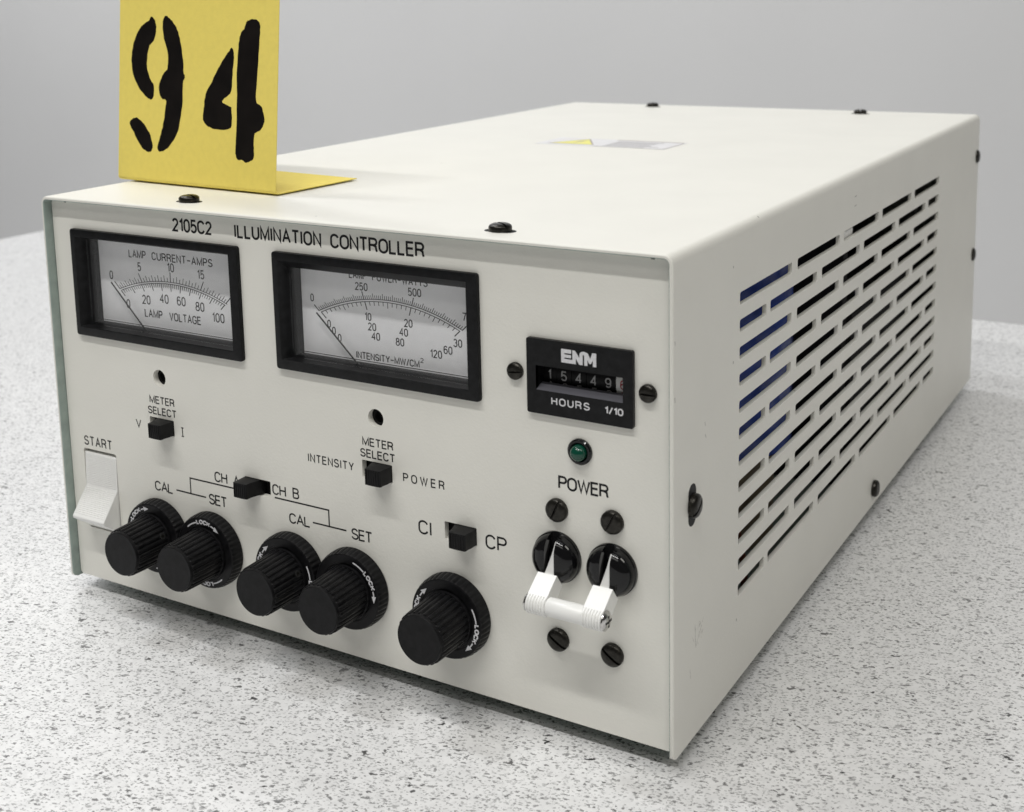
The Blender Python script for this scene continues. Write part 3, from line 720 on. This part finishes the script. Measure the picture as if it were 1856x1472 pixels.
# ---- power breaker: two slotted black domes, two white levers tied by a bar
def dome_mb():
    R = 7.0
    prof = [(R, 0), (R, -.9)]+[(R-.25-(R-.25)*.62*(1-math.cos(a)), -1.1-3.9*math.sin(a)) for a in [PI/2*i/9 for i in range(0, 10)]]
    f = MB(); f.lathe(prof, n=56); sw = 1.45
    a = cut_keep(f, (-sw, 0, 0), (1, 0, 0)); b = cut_keep(f, (sw, 0, 0), (-1, 0, 0))
    lo = cut_keep(cut_keep(cut_keep(f, (0, -.3, 0), (0, -1, 0)), (sw, 0, 0), (1, 0, 0)), (-sw, 0, 0), (-1, 0, 0))
    a.join(b); a.join(lo); return a
dome_me = mesh('breaker_switch', dome_mb(), 'gloss', smooth=32, bevel=None)
BX = (188.3, 204.4); BZ = 47.0
bY, bZ = -7.4, 38.3
br = []
for x in BX:
    d = link('breaker_switch', dome_me, (x, PY, BZ), root); br.append(d)
    lv = MB()
    # lever: thin rounded blade inside the slot widening to the block
    secs = [(3.6, 51.6, .5, .5), (2.7, 50.4, .55, .6), (1.3, 48.3, .6, .7), (-.2, 45.9, .95, .8), (-1.3, 43.8, 1.4, .8), (-1.9, 42.0, 1.7, .8)]
    vs = []; fs = []
    for (yy, zz, hw, hd) in secs: vs += [(x-hw, yy-hd, zz), (x+hw, yy-hd, zz), (x+hw, yy+hd, zz), (x-hw, yy+hd, zz)]
    for k in range(len(secs)-1):
        for j in range(4): fs.append((k*4+j, k*4+(j+1) % 4, k*4+4+(j+1) % 4, k*4+4+j))
    fs += [(3, 2, 1, 0), tuple(len(secs)*4-4+j for j in range(4))]
    lv.add(vs, fs)
    # block from lever to the bar with a knurled round nose
    a = math.atan2(bZ-42.6, bY+1.6)
    def cs(r, xx):
        pts = []
        ux_, uz_ = math.cos(a), math.sin(a)
        px, pz = -uz_, ux_
        for i in range(15):
            t = -PI/2+PI*i/14
            pts.append((xx, bY+r*(math.cos(t)*ux_+math.sin(t)*px), bZ+r*(math.cos(t)*uz_+math.sin(t)*pz)))
        pts.append((xx, bY-1.0*ux_+2.62*px, bZ-1.0*uz_+2.62*pz))
        pts.insert(0, (xx, bY-1.0*ux_-2.62*px, bZ-1.0*uz_-2.62*pz))
        top = (-1.4, 42.7)
        for s_ in (1, -1): pts.append((xx, top[0]+s_*2.4*px, top[1]+s_*2.4*pz))
        return pts
    lv2 = MB(); xs = []
    nrb = 7; w2 = 2.8
    for i in range(nrb*4+1):
        ph = i % 4; xs.append((x-w2+2*w2*i/(nrb*4), 2.8 if ph in (1, 2, 3) else 2.42))
    ring_n = 19; vs = []; fs = []
    for xx, r in xs: vs += cs(r, xx)
    for k in range(len(xs)-1):
        for j in range(ring_n): fs.append((k*ring_n+j, k*ring_n+(j+1) % ring_n, (k+1)*ring_n+(j+1) % ring_n, (k+1)*ring_n+j))
    fs += [tuple(range(ring_n)), tuple((len(xs)-1)*ring_n+j for j in range(ring_n-1, -1, -1))]
    lv2.add(vs, fs); lv.join(lv2)
    part('lever', lv, 'white', d, smooth=25)
m = MB(); m.lathe([(2.35, 191.15), (2.45, 191.4), (2.45, 201.3), (2.35, 201.55)], c=(0, bY, bZ), axis='x', n=32); part('tie_bar', m, 'white', root)
for xe, sg in ((185.45, -1), (207.25, 1)):
    m = MB(); m.lathe([(2.6, xe), (2.55, xe+sg*.35), (1.9, xe+sg*.85), (1.0, xe+sg*1.1), (.9, xe+sg*1.1)], c=(0, bY, bZ), axis='x', n=32)
    for q_ in (0, 1):
        dy, dz = ((1.5, .26), (.26, 1.5))[q_]
        m.box(min(xe+sg*.9, xe+sg*1.13), max(xe+sg*.9, xe+sg*1.13), bY-dy, bY+dy, bZ-dz, bZ+dz, 1)
    part('screw', m, ['chrome', 'dark'], root, smooth=35)

# ---- warning label on the top
m = MB(); m.prism([(79.5, 183), (138, 183), (138, 206.4), (79.5, 206.4)], H+.02, H+.10, 'z'); wl = part('warning_label', m, 'film', root)
m = MB(); m.prism([(84.6, 187.2), (104.2, 187.2), (94.4, 203.6)], H+.10, H+.13, 'z'); part('warning_triangle', m, 'labelyellow', wl)
def topf(z): return lambda x, y, dd: (x, y, z-dd)
m = MB(); ribbon(m, [(84.2, 186.9), (94.4, 204.1), (104.6, 186.9), 'c'], .7, topf(H+.12), -.02, .01); ribbon(m, [(95.6, 200), (93.2, 195.2), (95.8, 195.6), (93.6, 190.2)], .7, topf(H+.12), -.025, .01); part('triangle_border', m, 'labelline', wl, smooth=0)
m = MB()
for k in range(7): ribbon(m, [(109.5, 185.8+k*2.5), (133.5-random.random()*7, 185.8+k*2.5)], 1.5, topf(H+.11), -.02, .01)
part('printed_line', m, 'labelgrey', wl, smooth=0)
m = MB(); ribbon(m, [(107, 204.9), (137.2, 204.9)], 1.3, topf(H+.12), -.02, .01); ribbon(m, [(107, 183.6), (137.2, 183.6), (137.2, 204.6)], .35, topf(H+.12), -.02, .01); part('label_border', m, 'labelline', wl, smooth=0)

# ---- things behind the slots
m = MB(); m.lathe([(29, 37), (30, 38), (30, 120), (28.5, 122)], c=(176.5, 132.5, 0), axis='z', n=48); part('capacitor', m, 'blue', root, label='blue sleeved capacitor behind the front end of the vent slots')
m = MB(); m.lathe([(24, 2.7), (24, 36.9)], c=(176.5, 132.5, 0), axis='z', n=32); part('capacitor_mount', m, 'tan', root)
m = MB(); m.box(20, 208, 190, 196, 3, 126); m.box(4, 140, 6, 340, 3, 5); m.box(120, 210, 196, 345, 3, 70); part('dark_filler', m, 'dark', root, bevel=.5)  # black blocks added to keep the inside dark behind the slots
m = MB(); m.box(218.2, 221.0, 146, 156, 107.5, 111.6); part('cable_clip', m, 'white', root, bevel=.4)
m = MB()
for k, (x, y) in enumerate(((203, 84), (206, 87), (199, 90))):
    pts = [(x+2*math.sin(i*.5+k), y+1.5*math.cos(i*.4), 3+i*5.2) for i in range(10)]
    for i in range(9):
        a_, b_ = Vector(pts[i]), Vector(pts[i+1]); d_ = (b_-a_); q_ = d_.to_track_quat('Z', 'Y').to_matrix().to_4x4(); q_.translation = a_
        t_ = MB(); t_.lathe([(1.1, 0), (1.1, d_.length+.3)], axis='z', n=10); t_.xform(q_); m.join(t_)
part('wire', m, 'wire', root)

# ---- scuffs on the slotted side
m = MB()
def sidef(y, z, dd): return (W-dd, y, z)
for pts, t in (([(14.2, 30), (14.0, 26.5), (14.4, 24.6)], .16), ([(14.5, 25), (16.5, 27.4), (18.4, 29)], .12), ([(20.0, 84), (20.4, 82.8)], .25), ([(20.2, 80.6), (20.8, 79.6)], .22),
               ([(152.0, 122.6), (154.4, 122.8)], .28), ([(152.1, 119.4), (154.6, 119.6)], .28), ([(.9, 96), (1.1, 94.6)], .3), ([(1.0, 110), (1.2, 108.8)], .25), ([(10.5, 20.5), (11.0, 17.5)], .1)):
    ribbon(m, pts, t, sidef, -.012, .01)
rs = random.Random(3)
for i in range(16):
    y_, z_ = 12.5+rs.random()*7, 22+rs.random()*8; a_ = rs.choice([1.9, 1.6, .75])+rs.uniform(-.2, .2); l_ = rs.uniform(.5, 1.8)
    ribbon(m, [(y_, z_), (y_+l_*math.cos(a_), z_+l_*math.sin(a_))], rs.uniform(.06, .13), sidef, -.012, .01)
part('scuff_marks', m, 'scuff', cov, smooth=0)['kind'] = 'stuff'

for x_, z_, w_ in ((215.9, 129.75, .9), (8.0, 129.8, .8)):
    m = MB(); m.prism([(x_-w_, z_+.25), (x_-w_*.6, z_-.55), (x_+w_*.5, z_-.6), (x_+w_, z_+.25)], PY-.02, PY+.1, 'y'); part('gap', m, 'dark', panel, smooth=0)
# ================================================================== NUMBER CARD
ca = link('number_card', None, (35, 34, H)); tag(ca, 'yellow folded card stenciled 94 standing on the front left of the instrument', 'number card')
o_ = Vector((-2.5, 35.4, H+.75)); e_ = Vector((75.7, -5, 0)).normalized(); back = Vector((.066, .998, 0)).normalized()
up_ = Vector((.066*6, .998*6, 61.5)).normalized(); nn = e_.cross(up_).normalized()
if nn.y > 0: nn = -nn
CW, CH_, CF = 75.9, 89, 38.0
sec = []      # centre line of the folded sheet as (along back, up)
tilt = math.atan2(6, 61.5)
r_ = 1.1
pts2 = [(CF, .05), (CF*.6, .02), (3, .0), (r_, 0)]
a_end = PI/2-tilt
for i in range(1, 7):
    a = (PI-(PI/2-tilt))*i/6     # turn from pointing forward to pointing up
    pts2.append((r_-r_*math.sin(a), r_-r_*math.cos(a)))
p = pts2[-1]
for s_ in (20, 45, 70, CH_): pts2.append((p[0]+s_*math.sin(tilt), p[1]+s_*math.cos(tilt)))
th = .28; vs = []; nP = len(pts2)
def nrm2(i):
    a = pts2[max(0, i-1)]; b = pts2[min(nP-1, i+1)]; dx, dz = b[0]-a[0], b[1]-a[1]; l = math.hypot(dx, dz); return (-dz/l, dx/l)
NS = 6
for i, (b_, u_) in enumerate(pts2):
    n_ = nrm2(i)
    for sgn in (0, 1):
        for j in range(NS+1):
            q_ = o_+e_*(CW*j/NS)+back*(b_+n_[0]*th*sgn)+Vector((0, 0, 1))*(u_+abs(n_[1]*0)+n_[1]*th*sgn)
            if i < 2: q_ += Vector((0, 0, .35*(1-j/NS)*(2-i)/2))
            vs.append(tuple(q_))
fs = []; S2 = 2*(NS+1)
for i in range(nP-1):
    for sgn in (0, 1):
        for j in range(NS):
            a = i*S2+sgn*(NS+1)+j; fs.append((a, a+1, a+S2+1, a+S2))
    for j in (0, NS): a = i*S2+j; fs.append((a, a+NS+1, a+NS+1+S2, a+S2))
for i in (0, nP-1):
    for j in range(NS): a = i*S2+j; fs.append((a, a+1, a+NS+2, a+NS+1))
m = MB(); m.add(vs, fs); part('card', m, 'yellow', ca, smooth=40)
SH = [
 [(6.4,41.9),(7.1,46.0),(9.0,50.1),(12.0,53.1),(15.1,54.4),(15.8,55.6),(17.3,55.4),(18.7,53.1),(18.6,50.1),(17.5,47.6),(15.6,46.1),(14.5,43.0),(14.3,39.0),(15.8,35.4),(17.9,32.5),(17.9,29.4),(16.7,28.0),(14.4,28.6),(10.9,31.3),(8.1,34.8),(6.7,38.3)],
 [(22.3,54.6),(23.4,56.0),(24.8,55.6),(27.5,53.6),(29.7,50.6),(31.3,46.2),(32.3,41.3),(32.6,37.3),(33.3,36.1),(32.4,33.8),(32.4,28.4),(31.6,22.9),(30.4,18.3),(28.2,14.7),(25.3,12.0),(22.3,10.6),(20.4,10.9),(20.4,12.8),(21.8,16.4),(23.2,21.0),(23.9,25.1),(24.2,27.9),(22.0,28.5),(20.7,30.5),(20.8,33.5),(22.6,36.6),(24.4,38.1),(25.0,40.7),(24.7,44.1),(23.1,47.6),(22.1,51.6)],
 [(5.7,19.3),(6.7,20.7),(9.1,21.5),(11.8,20.5),(14.5,18.1),(16.9,14.9),(17.6,11.6),(16.1,10.1),(13.1,10.9),(10.4,13.3),(8.0,16.3)],
 [(55.3,45.7),(56.3,43.5),(55.9,38.7),(55.4,32.0),(54.1,30.5),(51.1,28.4),(54.5,26.9),(55.6,26.0),(55.7,20.7),(53.6,19.4),(47.7,19.3),(44.1,20.4),(42.3,22.3),(42.6,25.7),(43.5,30.7),(46.3,34.7),(50.0,40.1),(53.4,44.0)],
 [(63.0,54.5),(65.7,54.7),(67.7,53.1),(67.8,49.3),(67.5,43.7),(66.8,36.1),(66.7,29.0),(68.7,27.6),(70.1,25.3),(70.4,22.5),(68.9,19.8),(66.4,18.7),(66.0,15.1),(66.1,11.3),(64.8,9.8),(62.5,9.2),(61.1,9.9),(58.7,10.0),(57.8,11.8),(58.0,18.6),(58.0,28.2),(57.8,37.8),(58.3,45.5),(59.1,50.0),(60.7,51.7),(61.7,53.8)]]
def smooth_poly(P, it=1, jit=.12):
    rnd = random.Random(len(P)); out = []
    for i in range(len(P)):
        a, b, c, d = P[i-1], P[i], P[(i+1) % len(P)], P[(i+2) % len(P)]
        for t in (0, .25, .5, .75):
            t2, t3 = t*t, t*t*t
            q_ = [.5*((2*b[k])+(-a[k]+c[k])*t+(2*a[k]-5*b[k]+4*c[k]-d[k])*t2+(-a[k]+3*b[k]-3*c[k]+d[k])*t3) for k in (0, 1)]
            out.append((q_[0]+rnd.uniform(-jit, jit), q_[1]+rnd.uniform(-jit, jit)))
    return out
def card_digit(polys):
    m = MB(); base = o_+Vector((0, 0, 0))
    off = .10
    for P in polys:
        P = smooth_poly(P)
        if sum(P[i-1][0]*P[i][1]-P[i][0]*P[i-1][1] for i in range(len(P))) < 0: P = P[::-1]
        # card front surface lies r_-offset in front of the fold origin
        f = lambda a, b, d_: tuple(base+back*(p[0]-math.cos(tilt)*0)+e_*a+up_*b-Vector((0, 0, 0))+nn*d_)
        pl2 = plate(P, [], 0, 1, 'y')
        vs = [f(v[0], v[2]-p[1]*0, th+.16 if v[1] < .5 else 0.05) for v in pl2.v]
        m.add(vs, pl2.f)
    return m
for polys in (SH[:3], SH[3:]): part('numeral', card_digit(polys), 'cardink', ca, smooth=0)
